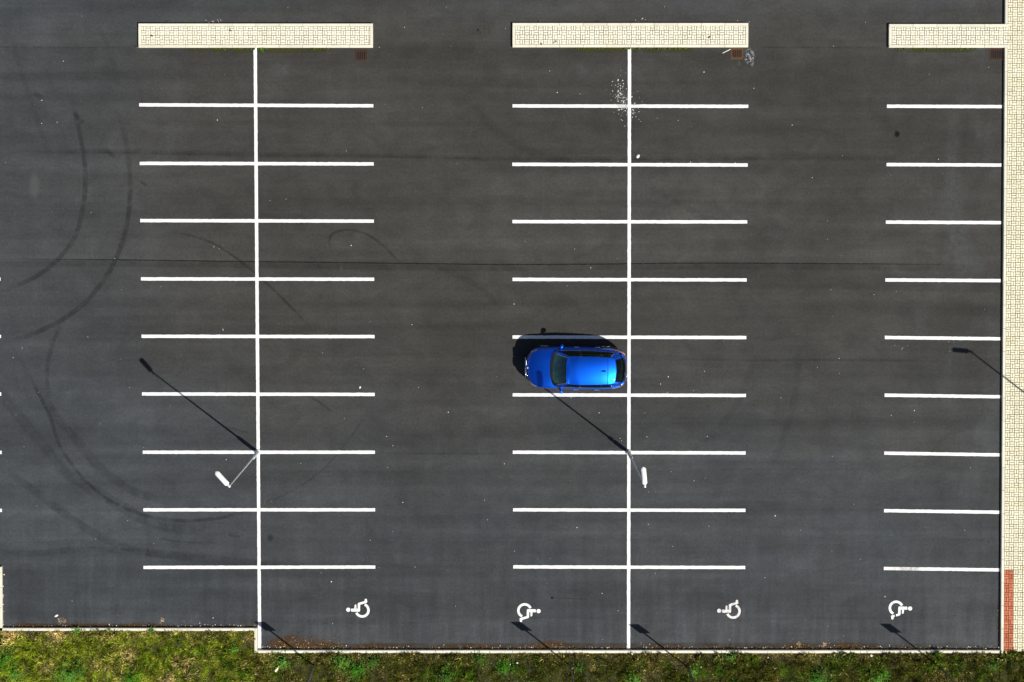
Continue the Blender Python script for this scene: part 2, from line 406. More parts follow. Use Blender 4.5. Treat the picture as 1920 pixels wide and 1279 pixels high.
# wheelchair symbols (local metres: head towards -x, feet towards +y)
def arc_pts(cx, cy, r, a0, a1, n): return [(cx+r*math.cos(a0+(a1-a0)*i/n), cy+r*math.sin(a0+(a1-a0)*i/n)) for i in range(n+1)]
def wheelchair(uc, vc, flip, mat='paint', broken=False, rot=0):
    k = 1/21.3/43.3; polys = []
    def P(pts): polys.append([((x-835)*k, -(y-730)*k) for x, y in pts])
    P(arc_pts(272, 708, 84, 0, 2*math.pi, 20)[:-1])
    P([(385, 672), (400, 662), (655, 665), (655, 790), (400, 783), (385, 770)])
    P([(655, 480), (668, 440), (700, 425), (752, 505), (748, 740), (725, 790), (655, 790)])
    P([(525, 545), (545, 505), (575, 490), (600, 505), (600, 664.5), (520, 664)])
    if broken: P([(701, 425), (830, 385), (845, 470), (753, 505)]); P([(885, 370), (945, 352), (1030, 395), (1035, 415), (900, 452)])
    else: P([(701, 425), (930, 355), (1038, 405), (1010, 428), (753, 505)])
    P([(935, 290), (960, 265), (1000, 262), (1025, 285), (1028, 330), (1040, 404), (932, 354)])
    for (a0, a1) in (((R(157), R(-67)),) if not broken else ((R(157), R(60)), (R(57), R(-64)))):
        n = 30; o = arc_pts(835, 730, 302, a0, a1, n); i_ = arc_pts(835, 730, 204, a0, a1, n)
        for q in range(n): P([o[q], o[q+1], i_[q+1], i_[q]])
    V = []; Fc = []; sgn = -1 if flip else 1; c = G(uc, vc); cr, sr = math.cos(rot), math.sin(rot)
    for q in polys:
        b = len(V)
        for x, y in q: x, y = x*cr-y*sr, x*sr+y*cr; V.append((c.x+sgn*x, c.y+sgn*y, .005))
        Fc.append(tuple(range(b, b+len(q))))
    return obj('wheelchair_symbol', V, Fc, mat, lot)
wheelchair(679.2, 1144.3, False)
wheelchair(983.7, 1144.9, True)
wheelchair(1374.8, 1146.3, False, 'worn')['label'] = 'worn wheelchair symbol with rubbed grey head and arm'
wheelchair(1680.2, 1140.0, True, 'paint', True)['label'] = 'wheelchair symbol with gaps broken through its legs'

# tyre marks, seams, stains: thin films on the asphalt
zi = [.0010]
def nz(): zi[0] += .00006; return zi[0]
TY = [([(128, 160), (148, 240), (159, 310), (158, 370), (142, 440), (105, 490), (55, 525), (-30, 556)], .26, 'rubber_mark'),
      ([(215, 190), (238, 275), (244, 360), (236, 430), (214, 492), (178, 547), (128, 592), (60, 627), (-10, 645)], .28, 'rubber_mark'),
      ([(18, 640), (60, 715), (95, 785), (112, 835), (150, 890), (200, 935), (262, 963), (330, 976), (400, 973), (450, 962), (500, 945)], .2, 'rubber_mark'),
      ([(60, 700), (100, 775), (140, 820), (190, 880), (260, 925), (350, 945)], .5, 'faint_mark'),
      ([(310, 430), (390, 452), (440, 482), (490, 522), (530, 560), (590, 622)], .14, 'rubber_mark'),
      ([(616, 470), (622, 440), (655, 431), (690, 441), (722, 464), (760, 505)], .14, 'rubber_mark'),
      ([(-30, 700), (60, 810), (130, 890), (220, 945), (300, 985), (420, 1000)], .6, 'faint_mark'),
      ([(-30, 850), (70, 925), (160, 990), (240, 1028), (340, 1043), (480, 1056), (600, 1062)], .45, 'faint_mark'),
      ([(-10, 1035), (60, 1038), (150, 1030), (240, 1034), (330, 1044)], .35, 'faint_mark'),
      ([(480, 950), (545, 922), (600, 885), (650, 830), (690, 770)], .1, 'faint_mark'),
      ([(95, 760), (88, 700), (100, 640), (125, 590)], .25, 'faint_mark'),
      ([(25, 60), (32, 110), (62, 200), (95, 300)], .3, 'ghost_mark'),
      ([(180, 40), (205, 95), (225, 170)], .3, 'ghost_mark'),
      ([(1500, 640), (1492, 730), (1470, 820), (1430, 900)], .4, 'ghost_mark'),
      ([(1420, 660), (1390, 740), (1350, 800), (1290, 850)], .4, 'ghost_mark'),
      ([(1190, 330), (1260, 375), (1330, 410), (1400, 430)], .35, 'ghost_mark'),
      ([(870, 180), (930, 245), (1010, 290), (1100, 310)], .45, 'ghost_mark'),
      ([(740, 490), (830, 505), (900, 540), (940, 580)], .35, 'ghost_mark'),
      ([(560, 735), (595, 752), (625, 775)], .12, 'rubber_mark'),
      ([(62, 172), (80, 186)], .28, 'rubber_mark'), ([(136, 210), (158, 232)], .24, 'rubber_mark'), ([(198, 278), (214, 296)], .2, 'faint_mark'),
      ([(262, 338), (276, 350)], .14, 'rubber_mark'), ([(420, 800), (470, 812)], .12, 'faint_mark'), ([(427, 1002), (452, 1008)], .16, 'rubber_mark'),
      ([(290, 1008), (340, 1016), (410, 1018)], .12, 'faint_mark'), ([(1033, 1121), (1065, 1122), (1110, 1124)], .05, 'rubber_mark')]
for pts, wd, mt in TY: strip('tyre_mark', pts, wd, mt, nz())
strip('seam', [(-60, 486), (120, 486.5), (240, 487.5), (420, 490), (640, 492.5), (800, 494.5), (940, 496), (1100, 495.5), (1300, 493.5), (1500, 494), (1700, 495.5), (1876, 498)], .06, 'crack', nz())
strip('seam', [(-60, 494), (240, 494), (640, 500), (940, 503), (1300, 500), (1600, 501), (1876, 504)], .34, 'seam', nz())
strip('seam', [(-60, 284), (130, 285), (262, 286), (480, 290), (700, 292), (900, 297), (1180, 299), (1500, 297), (1900, 298)], .30, 'seam', nz())
strip('seam', [(-60, 284.5), (130, 285.5), (262, 287), (480, 290.5), (700, 292.5), (900, 297.5), (1180, 299.5), (1500, 297.5), (1880, 298.5)], .07, 'seam', nz())
strip('seam', [(-60, 88), (120, 89), (262, 89.5)], .10, 'seam', nz())
strip('seam', [(1400, 89), (1530, 89), (1668, 90)], .10, 'seam', nz())
strip('seam', [(1250, 672), (1400, 676), (1560, 675), (1840, 679)], .15, 'seam', nz())
strip('seam', [(700, 850), (800, 851), (962, 850)], .08, 'seam', nz())
def blot(u, v, wd, ht, mat, rz=0):
    c = G(u, v); z = nz(); q = []
    for a, b in ((-1, -1), (1, -1), (1, 1), (-1, 1)):
        x, y = a*wd/2, b*ht/2; q.append((c.x+x*math.cos(rz)-y*math.sin(rz), c.y+x*math.sin(rz)+y*math.cos(rz), z))
    return obj('stain', q, [(0, 1, 2, 3)], mat, lot, uv=[(0, 0), (1, 0), (1, 1), (0, 1)])
blot(64, 348, .62, 2.0, 'pale'); blot(64, 348, .75, 2.1, 'paleeven'); blot(1682, 251, .36, .46, 'dark'); blot(507, 1008, .45, .5, 'faintdark'); blot(1035, 1121, .2, .14, 'dark')
blot(1404, 105, .75, 1.1, 'white'); blot(1409, 108, .5, 1.0, 'white'); blot(1836, 254, .6, .6, 'pale'); blot(1427, 362, .9, 1.0, 'pale'); blot(1410, 395, .5, .5, 'pale')
blot(532, 130, 1.3, 1.4, 'pale'); blot(1385, 118, .4, .5, 'pale'); blot(1787, 355, 1.3, 9.0, 'pale'); blot(1800, 470, 2.0, 5.0, 'pale'); blot(1765, 1100, 3.2, 2.4, 'pale')
blot(1700, 1060, 2.2, 4.0, 'pale'); blot(1090, 130, .9, 1.4, 'pale'); blot(640, 505, .18, .55, 'pale'); blot(497, 940, .2, .5, 'pale'); blot(1175, 190, 1.4, 1.8, 'pale')
for u, v, a, b in ((560, 1212, 4.2, 1.3), (540, 1208, 2.2, 1.1), (600, 1214, 3.4, .8), (700, 1214, 3.0, .7), (880, 1215, 4.4, .6), (1240, 1216, 2.4, .5), (160, 1174, 5.0, .5), (260, 1175, 4.0, .5), (60, 1174, 3.0, .5), (1035, 1212, 2.6, .8), (1500, 1214, 3.0, .6), (1590, 1213, 3.0, .6)):
    blot(u, v, a, b, 'rust')
strip('silt_edge', [(4, 1174), (120, 1174.5), (300, 1175), (482, 1176)], .26, 'brownedge', nz())
strip('silt_edge', [(484, 1215), (700, 1214), (1000, 1213.5), (1300, 1213.5), (1600, 1214), (1878, 1215)], .46, 'brownedge', nz())
strip('silt_edge', [(1873, 1100), (1873, 1170), (1872, 1222)], .22, 'brownedge', nz())
for a, b in ((330, 640), (1040, 1320), (1668, 1835)):
    strip('moss_film', [(a, 92.2), ((a+b)/2, 93.2), (b, 92.0)], .34, 'moss', nz())

# ------------------------------------------------------------------ kerbs and paving
def kerb_run(mb, a, b, side, h=.12, seg=1.0, wid=KW):
    "row of kerb stones from a to b (xy), the body lying to the left (side=1) or right (-1) of the run"
    a, b = Vector(a[:2]), Vector(b[:2]); d = b-a; L = d.length; d.normalize(); nn = Vector((-d.y, d.x))*side*wid
    n = max(1, round(L/seg))
    for i in range(n):
        p, q = a+d*(L*i/n+.004), a+d*(L*(i+1)/n-.004)
        quad = [p, q, q+nn, p+nn] if side > 0 else [p+nn, q+nn, q, p]
        j = random.gauss(0, .002); mb.quadbox(quad, -.05, h+j, .012, random.random())
def bricks(mb, x0, x1, y0, y1, ztop, shear=None, cell=.2, gap=.0195):
    nx, ny = int((x1-x0)/cell)+1, int((y1-y0)/cell)+1
    sh = shear or (lambda y: 0)
    for i in range(nx):
        for j in range(ny):
            cx, cy = x0+i*cell, y0+j*cell
            for k in range(2):
                if (i+j) % 2: r = [cx+k*cell/2, cx+(k+1)*cell/2, cy, cy+cell]
                else: r = [cx, cx+cell, cy+k*cell/2, cy+(k+1)*cell/2]
                r[1] = min(r[1], x1); r[3] = min(r[3], y1)
                a = gap/2*random.uniform(.75, 1.3)
                if r[1]-r[0] < .03 or r[3]-r[2] < .03: continue
                X0, X1_, Y0_, Y1_ = r[0]+a, r[1]-a, r[2]+a, r[3]-a
                z = ztop+random.gauss(0, .0012); s0, s1 = sh(Y0_), sh(Y1_)
                mb.quadbox([(X0+s0, Y0_), (X1_+s0, Y0_), (X1_+s1, Y1_), (X0+s1, Y1_)], ztop-.03, z, .003, random.random())
# east pavement
PW = 3.0; YP0 = G(1900, 1222, .12).y; YP1 = 30.0; x00 = kx(0)
pav = empty('pavement', (x00, 0, 0)); tag(pav, kind='structure')
def loc(o, root):   # world-space mesh under a root at a plain offset
    o.location = -Vector(root.location); return o
kb = MB(); kerb_run(kb, (kx(YP0), YP0), (kx(G(0, 89.3, .12).y), G(0, 89.3, .12).y), -1)
kerb_run(kb, (kx(G(0, 44.6, .12).y), G(0, 44.6, .12).y), (kx(YP1), YP1), -1)
kerb_run(kb, (kx(YP0)+PW, YP0), (kx(YP1)+PW, YP1), -1); loc(kb.build('kerb', 'kerb', pav), pav)
yr0, yr1 = G(1890, 1219, .12).y, G(1890, 1065.5, .12).y
sh = lambda y: kx(y)-x00
pb = MB(); px0 = x00+KW+.004
yg = YP0
nred = round((yr1-YP0)/.2)*.2+YP0
bricks(pb, px0+.4, x00+PW-.004, YP0, nred, .118, sh); bricks(pb, px0, x00+PW-.004, nred, YP1, .118, sh)
loc(pb.build('paving', 'paver', pav), pav)
rb = MB(); bricks(rb, px0, px0+.4, YP0, nred, .118, sh); loc(rb.build('red_paving', 'red', pav), pav)
jb = MB(); jb.quadbox([(kx(YP0)+.02, YP0+.003), (kx(YP0)+PW+.02, YP0+.003), (kx(YP1)+PW+.02, YP1-.003), (kx(YP1)+.02, YP1-.003)], -.04, .098)
loc(jb.build('joint_bed', 'joint', pav), pav)

# the three islands
def island(tl, br, label, east=True):
    a, b = G(*tl, .12), G(*br, .12); x0, x1, y0, y1 = a.x, b.x, b.y, a.y
    root = empty('traffic_island', ((x0+x1)/2, (y0+y1)/2, 0)); tag(root, label, 'traffic island', 'paved islands across the heads of the bay rows')
    k = MB(); xk = x1 if east else x1+.105; kerb_run(k, (x0, y0), (xk, y0), 1); kerb_run(k, (x0, y1), (xk, y1), -1)
    kerb_run(k, (x0, y0+KW), (x0, y1-KW), -1, seg=.6)
    if east: kerb_run(k, (x1, y0+KW), (x1, y1-KW), 1, seg=.6)
    loc(k.build('kerb', 'kerb', root), root)
    p = MB(); bricks(p, x0+KW+.003, x1-(KW+.003 if east else -.11), y0+KW+.003, y1-KW-.003, .118); loc(p.build('paving', 'island', root), root)
    j = MB(); j.box(x0+.03, x1-.03, y0+.03, y1-.03, -.04, .099); loc(j.build('joint_bed', 'joint', root), root)
    return x0, x1, y0
isl = [island((259, 44), (699, 89.3), 'leftmost cream paved island, its joints nearly bleached out, a bright weed at its lower edge'),
       island((960.7, 43), (1403, 88.6), 'cream paved island above the bay row where the blue car stands'),
       island((1667, 45), (1886.3, 89.3), 'short cream paved island joined to the pavement on its right', False)]

# south and west kerbs
sk = MB()
kerb_run(sk, (XL, Y1), (XJ, Y1), -1); kerb_run(sk, (XJ, Y1), (XJ, Y2-KW), -1); kerb_run(sk, (XJ+.002, Y2), (kx(Y2)-.05, Y2), -1)
kerb_run(sk, (XL, Y1+.002), (XL, YL), 1); kerb_run(sk, (-60, YL), (XL-KW-.002, YL), -1)
so_ = sk.build('kerb', 'kerb'); tag(so_, kind='structure')

# ------------------------------------------------------------------ verge
def vh(x, y):
    return .085+.09*(fbm(x, y, .55, 3)-.4)+.07*(fbm(x, y, 2.4, 8)-.5)
V = []; Fc = []
def verge_grid(xs, ytop, ybot, dy, far=None):
    ys = list(np.arange(ytop, ytop-4.2, -dy))+list(np.linspace(ytop-4.3, ybot, 14)) if far is None else list(far)
    b = len(V); X, Y = np.meshgrid(xs, ys, indexing='ij'); Z = vh(X, Y)
    edge = np.clip((ytop-Y)/.25, 0, 1); Z = Z*edge+.085*(1-edge)
    for p in zip(X.ravel(), Y.ravel(), Z.ravel()): V.append(p)
    n, m_ = len(xs), len(ys)
    for i in range(n-1):
        for j in range(m_-1): Fc.append((b+i*m_+j, b+i*m_+j+1, b+i*m_+m_+j+1, b+i*m_+m_+j))
xe = kx(Y2)
verge_grid(np.concatenate([np.linspace(-60, XL-3, 12), np.arange(XL-2.9, XL-KW+.02, .1)]), YL-KW+.01, -45, .1)
verge_grid(np.arange(XL-KW+.02, XJ-KW+.03, .075), Y1-KW+.01, -45, .075)
verge_grid(np.arange(XJ-KW+.03, xe-.0, .075), Y2-KW+.01, -45, .075)
verge_grid(np.arange(xe, xe+PW+KW, .075), YP0, -45, .075)
verge_grid(np.concatenate([np.arange(xe+PW+KW, xe+PW+4, .15), np.linspace(xe+PW+4.2, 70, 10)]), 48, -45, .3, far=np.concatenate([np.arange(35, -24, -.25), np.linspace(-25, -45, 8)]))
tag(obj('verge', V, Fc, 'soil', None, True), kind='structure')

# grass blades
def topy(x): return np.where(x < XL-KW, YL-KW, np.where(x < XJ-KW, Y1-KW, np.where(x < xe, Y2-KW, YP0)))
def blades(n, xr, depth, off=0.0, seed=0, right=False):
    x = rng.uniform(*xr, n)
    y = topy(x)-off-rng.uniform(0, 1, n)*depth if not right else rng.uniform(-25, 8, n)
    dens = fbm(x, y, 1.1, 21); keep = rng.uniform(0, 1, n) < np.clip((dens-.20)*5, .25, 1); return x[keep], y[keep]
px_, py_ = [], []
for n, xr, d, o in ((210000, (-23.5, 23.8), 2.3, .0), (30000, (-27, 26), 3.2, 2.3)):
    a, b = blades(n, xr, d, o); px_.append(a); py_.append(b)
a, b = blades(9000, (xe+PW+KW+.05, xe+PW+3), 0, 0, 0, True); px_.append(a); py_.append(b)
x = np.concatenate(px_); y = np.concatenate(py_); n = len(x)
tall = fbm(x, y, 1.3, 31); dry = fbm(x, y, .8, 41); cl = fbm(x, y, 1.4, 51, 5); patch = fbm(x, y, 4.5, 61, 4); tuft = vnoise(x, y, 7.0, 71)
lush = .75*np.clip((cl-.55)*6, 0, 1)*np.clip(tuft*1.6, 0, 1)
tf = np.clip((tuft-.35)*2.2, 0, 1); L = (.045+.26*np.clip((tall-.28)*2, 0, 1)*rng.uniform(.4, 1.3, n)*(.15+tf)+.05*lush)
az = vnoise(x, y, 1.7, 81)*12+rng.normal(0, 1.0, n); lean = rng.uniform(.25, 1.15, n)
wd = rng.uniform(.007, .014, n)*(1+.9*lush); z0 = vh(x, y)-.01
dx, dy = np.cos(az)*np.sin(lean), np.sin(az)*np.sin(lean); dz = np.cos(lean)
sx, sy = -np.sin(az), np.cos(az)
Vb = np.empty((n, 5, 3))
Vb[:, 0] = np.stack([x-sx*wd*.7, y-sy*wd*.7, z0], 1); Vb[:, 1] = np.stack([x+sx*wd*.7, y+sy*wd*.7, z0], 1)
mx_, my_, mz_ = x+dx*L*.5, y+dy*L*.5, z0+dz*L*.6
Vb[:, 2] = np.stack([mx_+sx*wd, my_+sy*wd, mz_], 1); Vb[:, 3] = np.stack([mx_-sx*wd, my_-sy*wd, mz_], 1)
Vb[:, 4] = np.stack([x+dx*L*1.1, y+dy*L*1.1, z0+dz*L*.85], 1)
west = np.clip((G(560, 0).x-x)/5, 0, 1)
g_old = np.array([.205, .255, .010]); g_dark = np.array([.068, .072, .008]); g_lush = np.array([.095, .215, .010]); straw = np.array([.66, .50, .19]); brown = np.array([.19, .12, .028])
tw = (.15+.85*west)[:, None]
c = g_dark*(1-tw)+g_old*tw
c = c*(1-lush[:, None]*.85)+g_lush*lush[:, None]*.85
e1 = np.clip((dry-.56)*5, 0, 1)*np.clip(1-lush*1.5, 0, 1)
spots = np.zeros(n)
for u, v, r_ in ((250, 1225, .45), (335, 1236, .4), (358, 1242, .45), (352, 1262, .4), (88, 1252, .5), (180, 1249, .25), (20, 1192, .6), (110, 1190, .5), (322, 1272, .4), (230, 1222, .3), (468, 1200, .4), (590, 1232, .25), (715, 1258, .35), (760, 1270, .3), (1110, 1250, .3)):
    p = G(u, v); spots = np.maximum(spots, np.exp(-((x-p.x)**2+(y-p.y)**2)/(r_*.55)**2))
nearedge = np.clip(1-(topy(x)-y)/.5, 0, 1)
ds = np.clip(e1*.4+.35*nearedge+.05+.9*spots*(.4+patch), 0, .95); r1 = rng.uniform(0, 1, n) < ds
c = np.where(r1[:, None], np.where((rng.uniform(0, 1, n) < .35+.35*west)[:, None], straw, brown), c)
c = c*(.72+.28*west)[:, None]*rng.uniform(.45, 1.6, n)[:, None]*np.clip(2.6*(patch-.5)+1, .35, 1.9)[:, None]
colv = np.repeat(np.concatenate([c, np.ones((n, 1))], 1)[:, None, :], 5, 1).reshape(-1, 4)
bi = np.arange(n)*5
Fb = [q for k in bi.tolist() for q in ((k, k+1, k+2, k+3), (k+3, k+2, k+4))]
tag(obj('grass', Vb.reshape(-1, 3).tolist(), Fb, 'blade', None, False, {'tint': colv}), kind='stuff')

# broad-leaved weeds in the verge and along the islands
def leaf_tufts(name, spots, kind='stuff'):
    VV = []; FF = []; CC = []
    for (x0, y0, z0_, rad, hgt, nl, col) in spots:
        for k in range(nl):
            r = rad*min(1.3, abs(random.gauss(0, .52))); t = random.uniform(0, 6.283); px, py = x0+r*math.cos(t), y0+r*math.sin(t)
            px += .35*rad*(vnoise(px*1.0, py*1.0, 5.0, 3)-.5); pz = z0_+hgt*random.uniform(.1, 1)*(1-.5*(r/rad)**2); l = random.uniform(.03, .075); ww = l*.34; a = random.uniform(0, 6.283)
            tilt = random.uniform(-.2, .7); ca, sa = math.cos(a), math.sin(a); b = len(VV); cz = math.sin(tilt)*l
            VV += [(px-ca*l/2, py-sa*l/2, pz), (px-sa*ww, py+ca*ww, pz+cz*.5), (px+ca*l/2, py+sa*l/2, pz+cz), (px+sa*ww, py-ca*ww, pz+cz*.4)]
            FF.append((b, b+1, b+2, b+3)); g = random.uniform(.6, 1.5); CC += [(*[q*g for q in col], 1)]*4
    o = obj(name, VV, FF, 'blade', None, False, {'tint': CC}); return tag(o, kind=kind)
sp = []
GL = (.060, .22, .014); GB = (.12, .28, .035)
for u, v, r_, hh in ((12, 1235, .7, .3), (30, 1262, .5, .3), (130, 1265, .9, .35), (150, 1258, .5, .3), (250, 1270, .6, .35), (440, 1215, .28, .25), (530, 1240, .5, .25), (640, 1240, .55, .3), (668, 1255, .6, .35), (700, 1240, .4, .3),
                     (836, 1268, .6, .4), (945, 1250, .5, .3), (1085, 1252, .35, .25), (1190, 1270, .4, .3), (1300, 1256, .3, .35), (1540, 1268, .5, .35), (1656, 1262, .35, .35), (1642, 1272, .4, .3), (1530, 1272, .4, .3), (145, 1182, .25, .15), (285, 1182, .2, .15), (1370, 1230, .35, .2), (1860, 1245, .4, .25), (900, 1236, .4, .25)):
    p = G(u, v, .1); sp.append((p.x, p.y, .1, r_, hh, int(300*r_*r_/.25), random.choice((GL, GB, (.07, .16, .02)))))
leaf_tufts('weeds', sp)
sp = []
for a, b, cnt in ((400, 482, 26), (488, 506, 8), (585, 618, 12), (1080, 1130, 18), (1165, 1200, 14), (1205, 1305, 26), (1668, 1830, 40), (255, 330, 4), (900, 960, 0)):
    for k in range(cnt):
        p = G(random.uniform(a, b), 90.2+abs(random.gauss(0, .7))); sp.append((p.x, p.y, .0, random.uniform(.03, .09), random.uniform(.03, .11), random.randint(5, 14), random.choice(((.06, .11, .02), (.10, .10, .025), (.045, .10, .02)))))
p = G(491, 92); sp.append((p.x, p.y, 0, .16, .14, 60, (.10, .22, .03)))
for u, v in ((315, 43), (387, 43), (410, 43), (540, 42), (1120, 42), (1010, 42), (1216, 43)):
    p = G(u, v); sp.append((p.x, p.y, 0, .07, .05, 8, (.06, .09, .02)))
for u, v in ((1014, 82), (1041, 79), (285, 67), (432, 58), (900, 60), (1330, 70)):
    p = G(u, v, .12); sp.append((p.x, p.y, .118, .07, .04, 9, (.07, .06, .02)))
for k in range(120):
    u = random.uniform(1350, 1880) if k < 70 else random.uniform(500, 1350)
    p = G(u, 1217.5-abs(random.gauss(0, 1.2))); sp.append((p.x, p.y, 0, random.uniform(.03, .09), random.uniform(.04, .12), random.randint(4, 9), random.choice(((.05, .06, .015), (.11, .07, .025)))))
leaf_tufts('kerbside_weeds', sp)

# leaf litter along the south kerb and gravel over the lot
VV = []; FF = []; TT = []
def chip(px, py, s, tone, z=.004):
    a = random.uniform(0, 6.28); b = len(VV); h = random.uniform(.003, .012)
    for k in range(4):
        t = a+k*1.571; rr = s*(1 if k % 2 else .6); VV.append((px+rr*math.cos(t), py+rr*math.sin(t), z+h*random.random()))
    FF.append((b, b+1, b+2, b+3)); TT.extend([tone]*4)
for (u0, u1, v0, cnt, spd) in ((5, 480, 1176, 800, .08), (486, 1875, 1217, 2800, .10), (510, 640, 1217, 900, .28), (990, 1060, 1216, 200, .2), (1460, 1610, 1216, 160, .22)):
    for k in range(cnt):
        p = G(random.uniform(u0, u1), v0); yy = p.y+abs(random.gauss(0, spd)); r_ = random.random()
        chip(p.x, yy, random.uniform(.008, .028), r_*.8 if r_ < .93 else random.uniform(.85, 1))
for k in range(60):
    p = G(random.uniform(1868, 1876), random.uniform(1130, 1218)); chip(p.x, p.y, random.uniform(.01, .03), random.random())
for u in (112, 120, 304, 1498, 1545):
    for k in range(30):
        p = G(u+random.gauss(0, 2.2), (1164 if u < 400 else 1209)+random.gauss(0, 2.5)); chip(p.x, p.y, random.uniform(.01, .04), random.uniform(.8, 1))
tag(obj('leaf_litter', VV, FF, 'litter', None, False, {'tone': TT}), kind='stuff')

def pebble(vs, fs, ts, px, py, s, tone, z=0.0):
    b = len(vs); pts = [(0, 0, 1)]+[(math.cos(t), math.sin(t), .15) for t in np.arange(6)*math.pi/3]
    j = [random.uniform(.7, 1.3) for _ in range(7)]; a = random.uniform(0, 6.28); el = random.uniform(.65, 1)
    for q, (X, Y_, Z_) in enumerate(pts):
        X, Y_ = X*el, Y_; X, Y_ = X*math.cos(a)-Y_*math.sin(a), X*math.sin(a)+Y_*math.cos(a)
        vs.append((px+X*s*j[q], py+Y_*s*j[q], z+(.7*s*j[q] if q == 0 else .25*s*j[q])))
    for q in range(6): vs.append((vs[b+1+q][0], vs[b+1+q][1], z))
    for q in range(6):
        k = (q+1) % 6; fs.append((b, b+1+q, b+1+k)); fs.append((b+1+q, b+7+q, b+7+k, b+1+k))
    ts.extend([tone]*13)
VV, FF, TT = [], [], []
for k in range(230):
    p = G(random.uniform(0, 1875), random.uniform(5, 1215)); pebble(VV, FF, TT, p.x, p.y, random.choice((.008, .011, .014, .017, .02, .027)), random.uniform(.3, 1))
for k in range(160):      # spilled chippings by the dividing line
    f = abs(random.gauss(0, 1)); p = G(1172-f*11+random.gauss(0, 5), 188-f*13+random.gauss(0, 15)); pebble(VV, FF, TT, p.x, p.y, random.choice((.007, .009, .012, .014, .017, .026)), random.uniform(.65, 1))
for k in range(45):
    p = G(random.gauss(1182, 9), random.gauss(208, 13)); pebble(VV, FF, TT, p.x, p.y, random.choice((.012, .018, .024)), random.uniform(.6, 1))
for k in range(160):
    p = G(random.uniform(490, 1875), 1216-abs(random.gauss(0, 3))); pebble(VV, FF, TT, p.x, p.y, random.choice((.012, .018, .026)), random.uniform(.6, 1))
for k in range(50):
    p = G(random.uniform(8, 480), 1175-abs(random.gauss(0, 2.5))); pebble(VV, FF, TT, p.x, p.y, random.choice((.012, .02, .03)), random.uniform(.6, 1))
for k in range(14):
    p = G(random.uniform(4, 8), random.uniform(1070, 1175)); pebble(VV, FF, TT, p.x, p.y, random.choice((.015, .02, .03)), random.uniform(.6, 1))
for u, v, cnt in ((1375, 44, 12), (1210, 40, 6), (395, 40, 10), (1790, 639, 8), (1175, 820, 5), (1700, 650, 4), (88, 1154, 0)):
    for k in range(cnt):
        p = G(u+random.gauss(0, 12), v+random.gauss(0, 3)); pebble(VV, FF, TT, p.x, p.y, random.choice((.014, .02)), random.uniform(.6, 1))
for u, v in ((1185, 1226), (1634, 1229), (1314, 1251), (970, 1243), (957, 1246), (625, 1267), (1877, 1221), (1875, 1216), (1879, 1223), (1850, 1218), (1440, 1233)):
    p = G(u, v, .15); pebble(VV, FF, TT, p.x, p.y, random.uniform(.03, .055), .95, .02 if v < 1222 else .15)
tag(obj('gravel', VV, FF, 'stone', None, False, {'tone': TT}), kind='stuff')
def stone(u, v, s, label, mat='stone'):
    vs, fs, ts = [], [], []; pebble(vs, fs, ts, 0, 0, s, .95); o = obj('stone', vs, fs, mat, None, True, {'tone': ts}); o.location = G(u, v, .001); return tag(o, label, 'stone')
stone(1195.5, 293, .085, 'round white stone lying right of the middle dividing line, above the second bay line')
stone(105.5, 1154, .085, 'pale stone on the asphalt near the bottom left kerb')
stone(675, 726, .06, 'small white stone just above a bay line end, left of the blue car')

# small things
o = MB(); o.tube([(-.17, -.08, .012), (0, .005, .016), (.17, .09, .012)], .014, 8); q = o.build('stick', 'whitep'); q.location = G(1362, 96.3)
tag(q, 'thin white stick on the asphalt left of the orange rusted drain grate', 'stick')
o = empty('drinks_bottle', G(519, 1254.5, .16), R(55)); tag(o, 'squashed yellow and white plastic bottle dropped in the grass by the first sign', 'bottle')
b = MB(); b.lathe([(0, -.13), (.045, -.13), (.06, -.1), (.06, .05), (.03, .1), (.018, .115)], 14, 'x'); b.build('bottle_body', 'yellow', o, True)
b = MB(); b.lathe([(0, .16), (.026, .16), (.026, .112), (0, .112)], 12, 'x'); b.build('bottle_cap', 'whitep', o)
b = MB(); b.lathe([(.0615, -.1), (.0625, -.09), (.0625, -.02), (.0615, -.01)], 14, 'x'); b.build('bottle_label', 'whitep', o, True)

# drain grates
def grate(uc, vc, wd, ht, mat, label, first=None):
    c = G(uc, vc); o = empty('drain_grate', (c.x, c.y, 0)); tag(o, label, 'drain grate', 'drain grates below the island kerbs')
    f = MB(); t = .045; h = .016
    f.box(-wd/2, wd/2, ht/2-t, ht/2, .001, h, .004); f.box(-wd/2, wd/2, -ht/2, -ht/2+t, .001, h, .004)
    f.box(-wd/2, -wd/2+t, -ht/2+t, ht/2-t, .001, h, .004); f.box(wd/2-t, wd/2, -ht/2+t, ht/2-t, .001, h, .004)
    f.build('frame', mat, o)
    b = MB(); n = 5; inner = wd-2*t
    for k in range(n):
        x = -inner/2+inner*(k+.5)/n; b.box(x-.011, x+.011, -ht/2+t+.001, ht/2-t-.001, .0005, h-.002, .003)
    b.box(-inner/2, inner/2, ht/2-.095, ht/2-.07, .0005, h-.004); b.box(-inner/2, inner/2, -ht/2+.07, -ht/2+.095, .0005, h-.004)
    b.build('bars', mat, o)
    p = MB(); p.add([(-inner/2, -ht/2+t, .0035), (inner/2, -ht/2+t, .0035), (inner/2, ht/2-t, .0035), (-inner/2, ht/2-t, .0035)], [(0, 1, 2, 3)]); p.build('pit_shade', 'pit_shade', o)  # flat near-black sheet, the shade of the open pit put into its colour
grate(677.6, 103.6, .53, .51, 'iron', 'dark rusty drain grate beside the right end of the left island')
grate(1381.3, 100.4, .53, .50, 'ironlight', 'orange rusted drain grate beside a white splash at the end of the middle island')
grate(1868.3, 101.5, .56, .52, 'iron', 'dark rusty drain grate in the corner between pavement and short island')

